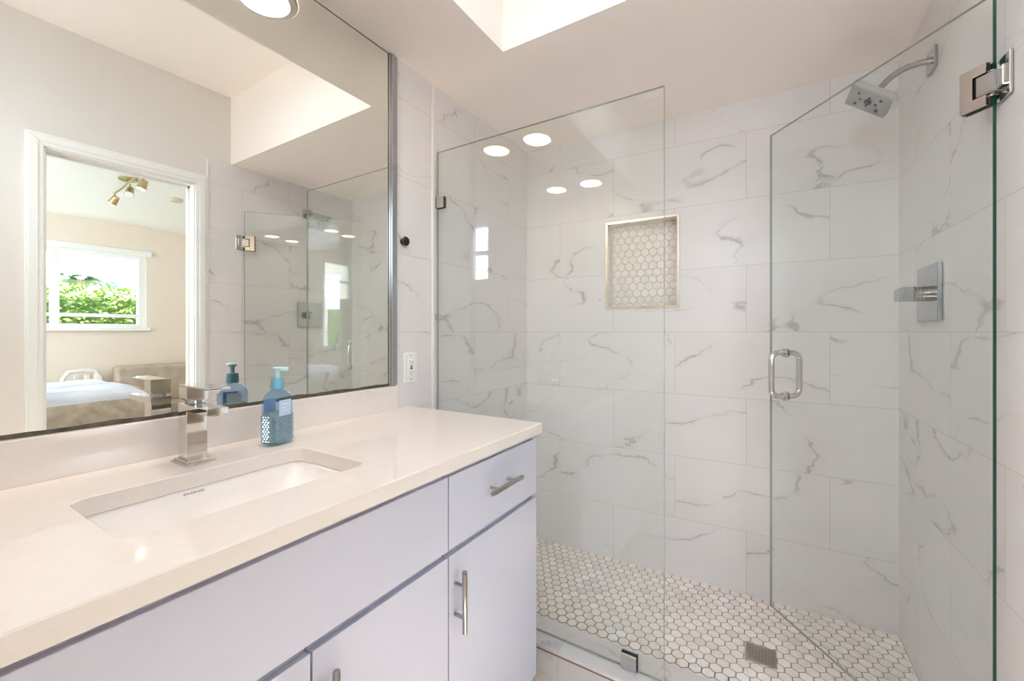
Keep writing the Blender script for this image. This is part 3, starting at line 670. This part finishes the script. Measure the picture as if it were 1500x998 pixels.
for lo, hi in (((.02, WY0, BW0), (.10, WY0+.05, BW1)), ((.02, WY1-.065, BW0), (.10, WY1, BW1)), ((.02, WY0+.05, BW0), (.10, WY1-.065, BW0+.045)), ((.02, WY0+.05, BW1-.05), (.10, WY1-.065, BW1))): b.box(lo, hi, .004)
for yc in (.20, 1.10): b.box((.02, yc-.032, BW0+.045), (.09, yc+.032, BW1-.05), .004)
for ya_, yb_ in ((WY0+.05, .168), (.232, 1.068), (1.132, WY1-.065)): b.box((.025, ya_, .165), (.085, yb_, .20), .004)
b.out('window_frame', M['trim'], wn)
b = MB(); b.box((.055, WY0+.02, BW0+.02), (.061, WY1-.02, BW1-.02)); b.out('pane', M['pane'], wn)
b = MB(); b.box((-.035, WY0-.05, BW1-.005), (.03, WY1+.045, BW1+.055), .006); b.out('window_head', M['trim'], wn)
b = MB(); b.box((-.05, WY0-.04, BW0-.035), (.03, WY1+.03, BW0+.005), .006); b.out('window_sill', M['trim'], wn)
portal('daylight_portal_bedroom', (XB1+.16, (WY0+WY1)/2, H+(BW0+BW1)/2), (0, math.pi/2, 0), BW1-BW0, WY1-WY0)
# bed
bd = thing('bed', 'low bed with a rumpled pale grey duvet, seen through the doorway', 'bed', (3.68, .35, 0))
def pillowy(name, x0, x1, y0, y1, z0, z1, m, parent, amp=.02, seed=0, bev=.08):
    tb = bmesh.new(); nx, ny = 36, 44
    G = [[None]*(ny+1) for _ in range(nx+1)]
    for i in range(nx+1):
        for j in range(ny+1):
            u, v = i/nx, j/ny; x = x0+(x1-x0)*u; y = y0+(y1-y0)*v
            ed = min(u*(x1-x0), (1-u)*(x1-x0), v*(y1-y0), (1-v)*(y1-y0)); k = min(1, ed/bev); dz = (1-math.sqrt(max(0, 1-(1-k)**2)))*bev
            w_ = amp*(noise.noise((x*4+seed, y*1.6, 0)) + .5*noise.noise((x*11, y*4, seed)))
            G[i][j] = tb.verts.new((x, y, z1-dz+w_*k))
    for i in range(nx):
        for j in range(ny): tb.faces.new((G[i][j], G[i+1][j], G[i+1][j+1], G[i][j+1]))
    bd_ = [e for e in tb.edges if e.is_boundary]
    r = bmesh.ops.extrude_edge_only(tb, edges=bd_)
    for v in [g_ for g_ in r['geom'] if isinstance(g_, bmesh.types.BMVert)]: v.co.z = z0
    bmesh.ops.recalc_face_normals(tb, faces=tb.faces)
    b = MB(); b._add(tb); return b.out(name, m, parent, smooth=60)
b = MB(); b.box((-.70, -1.3, .05), (.70, .98, .40), .03)
for sx in (-1, 1):
    for sy in (-1.2, .9): b.cyl((sx*.62, sy, 0), (sx*.62, sy, .06), .03)
b.out('bed_base', M['bedbase'], bd)
pillowy('mattress_cover', -.72, .72, -1.32, 1.0, .34, .68, M['bedbase'], bd, .015, 3, .05)
pillowy('duvet', -.70, .70, -1.30, 1.01, .65, .755, M['duvet'], bd, .035, 1, .15)
# sofa, chair
sf = thing('sofa', 'long low beige sofa under the bedroom window wall', 'sofa', (4.74, 2.32, 0))
b = MB(); b.box((-.30, -.80, .08), (.22, .80, .42), .03); b.out('seat_base', M['sofa'], sf)
b = MB(); b.box((.02, -.80, .38), (.24, .80, .83), .04); b.out('backrest', M['sofa'], sf)
for y0 in (-.80, .66):
    b = MB(); b.box((-.30, y0, .38), (.22, y0+.14, .62), .03); b.out('armrest', M['sofa'], sf)
for sx in (-.25, .17):
    for sy in (-.74, .74):
        b = MB(); b.cyl((sx, sy, 0), (sx, sy, .10), .02, .03, 12); b.out('leg', M['wood'], sf)
ch = thing('plastic_chair', 'white slotted plastic chair beyond the bed', 'chair', (4.70, 1.27, 0))
b = MB(); b.box((-.20, -.17, .41), (.20, .17, .445), .015); b.out('seat', M['plastic'], ch)
b = MB()
for k in range(4): b.box((.17, -.135+k*.075, .44), (.195, -.09+k*.075, .76), .008)
b.tube([(.183, -.13, .44), (.183, -.14, .72), (.183, -.10, .79), (.183, 0, .805), (.183, .10, .79), (.183, .14, .72), (.183, .13, .44)], .020, 18); b.out('backrest', M['plastic'], ch)
for sx in (-.17, .17):
    for sy in (-.17, .17):
        b = MB(); b.cyl((sx*1.1, sy*1.1, 0), (sx, sy, .42), .016, .02, 12); b.out('leg', M['plastic'], ch)
# track light and detector
tl = thing('track_light', 'brass ceiling track light with three spot heads in the bedroom', 'track light', (3.10, 1.19, H+BZ))
b = MB(); b.lathe([(0, 0), (.06, 0), (.06, -.015), (.0, -.02)], 28); b.out('ceiling_plate', M['gold'], tl)
b = MB(); b.tube([(.36, .0, -.05), (.18, .01, -.035), (0, 0, -.03), (-.18, -.01, -.035), (-.36, 0, -.05)], .007, 18); b.out('rail', M['gold'], tl)
for hx_, hy_, tilt, on in ((.34, .0, .7, True), (-.04, .0, -.6, False), (-.34, .0, .1, True)):
    c0 = Vector((hx_, hy_, -.05)); c1 = c0 + Vector((0, 0, -.055)); dr_ = Vector((math.sin(tilt), -.3, -math.cos(tilt))).normalized()
    b = MB(); b.cyl(c0, c1, .006, seg=10); b.cyl(c1 - dr_*.025, c1 + dr_*.045, .022, .030, 20); hd_ = b.out('spot_head', M['gold'], tl)
    b = MB(); b.cyl(c1 + dr_*.043, c1 + dr_*.048, .027, seg=20); b.out('lens', M['spot_on'] if on else M['trim'], hd_)
b = MB(); b.lathe([(0, 0), (.05, 0), (.052, -.012), (.042, -.028), (0, -.032)], 32)
tag(b.out('smoke_detector', mat('beige_plastic', (.62,.54,.42), .5), None, (3.40, 1.60, H+BZ)), 'small beige round smoke detector on the bedroom ceiling', 'smoke detector')
# garden
b = MB(); b.box((XB1+.15, -14, -.12), (40, 18, -.06)); struct(b.out('ground', M['grass'], None, (0,0,0), 0, 0), 'garden lawn')
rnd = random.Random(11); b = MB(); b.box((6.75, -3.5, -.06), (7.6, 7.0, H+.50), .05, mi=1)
for k in range(16000):
    if k % 4: p_ = Vector((6.70 + rnd.uniform(-.10, .06), rnd.uniform(-2.0, 5.0), rnd.uniform(.5, H+.55)))
    else: p_ = Vector((rnd.uniform(6.65, 7.6), rnd.uniform(-2.0, 5.0), H+.52+rnd.uniform(-.04, .13)))
    sz = rnd.uniform(.022, .05); r_ = Matrix.Rotation(rnd.uniform(0, 6.28), 3, 'Z') @ Matrix.Rotation(rnd.uniform(-1.1, 1.1), 3, 'X') @ Matrix.Rotation(rnd.uniform(-1.1, 1.1), 3, 'Y')
    b.quad(*[p_ + r_ @ Vector(q_)*sz for q_ in ((-1,0,0), (0,-.5,.12), (1,0,0), (0,.5,.12))])
tag(b.out('hedge', [M['leaf'], M['leaf_dark']], None, (0,0,0), 0, 0), 'bright green clipped hedge outside the bedroom window', 'hedge')
pm = thing('palm_tree', 'pale palm tree rising beyond the hedge outside the bedroom window', 'palm tree', (11.5, 2.52, -.06))
b = MB(); b.tube([(0,0,0), (.05,.02,.9), (.03,.03,1.9), (0,0,2.42)], [.12,.10,.09,.07], 18); b.out('trunk', M['trunk'], pm)
b = MB()
for k in range(16):
    a = k*2.4; el = .25 + .5*((k*7) % 5)/5; L_ = .52 + .15*((k*3) % 4)/4; pv = None
    for j in range(9):
        u = j/8; P_ = Vector((math.cos(a)*L_*u, math.sin(a)*L_*u, 2.40 + el*L_*u*1.3 - .9*L_*u*u)); T_ = Vector((-math.sin(a), math.cos(a), -.25)); w_ = .13*math.sin(3.14*min(1, u*.92+.06))
        if pv is not None:
            for sg in (-1, 1):
                b.quad(pv, P_, P_ + Vector((math.cos(a), math.sin(a), 0))*.10 + Vector((T_.x*sg, T_.y*sg, T_.z))*w_, pv + Vector((math.cos(a), math.sin(a), 0))*.06 + Vector((T_.x*sg, T_.y*sg, T_.z))*w_*.95)
        pv = P_
b.out('crown', M['palm'], pm, smooth=0)
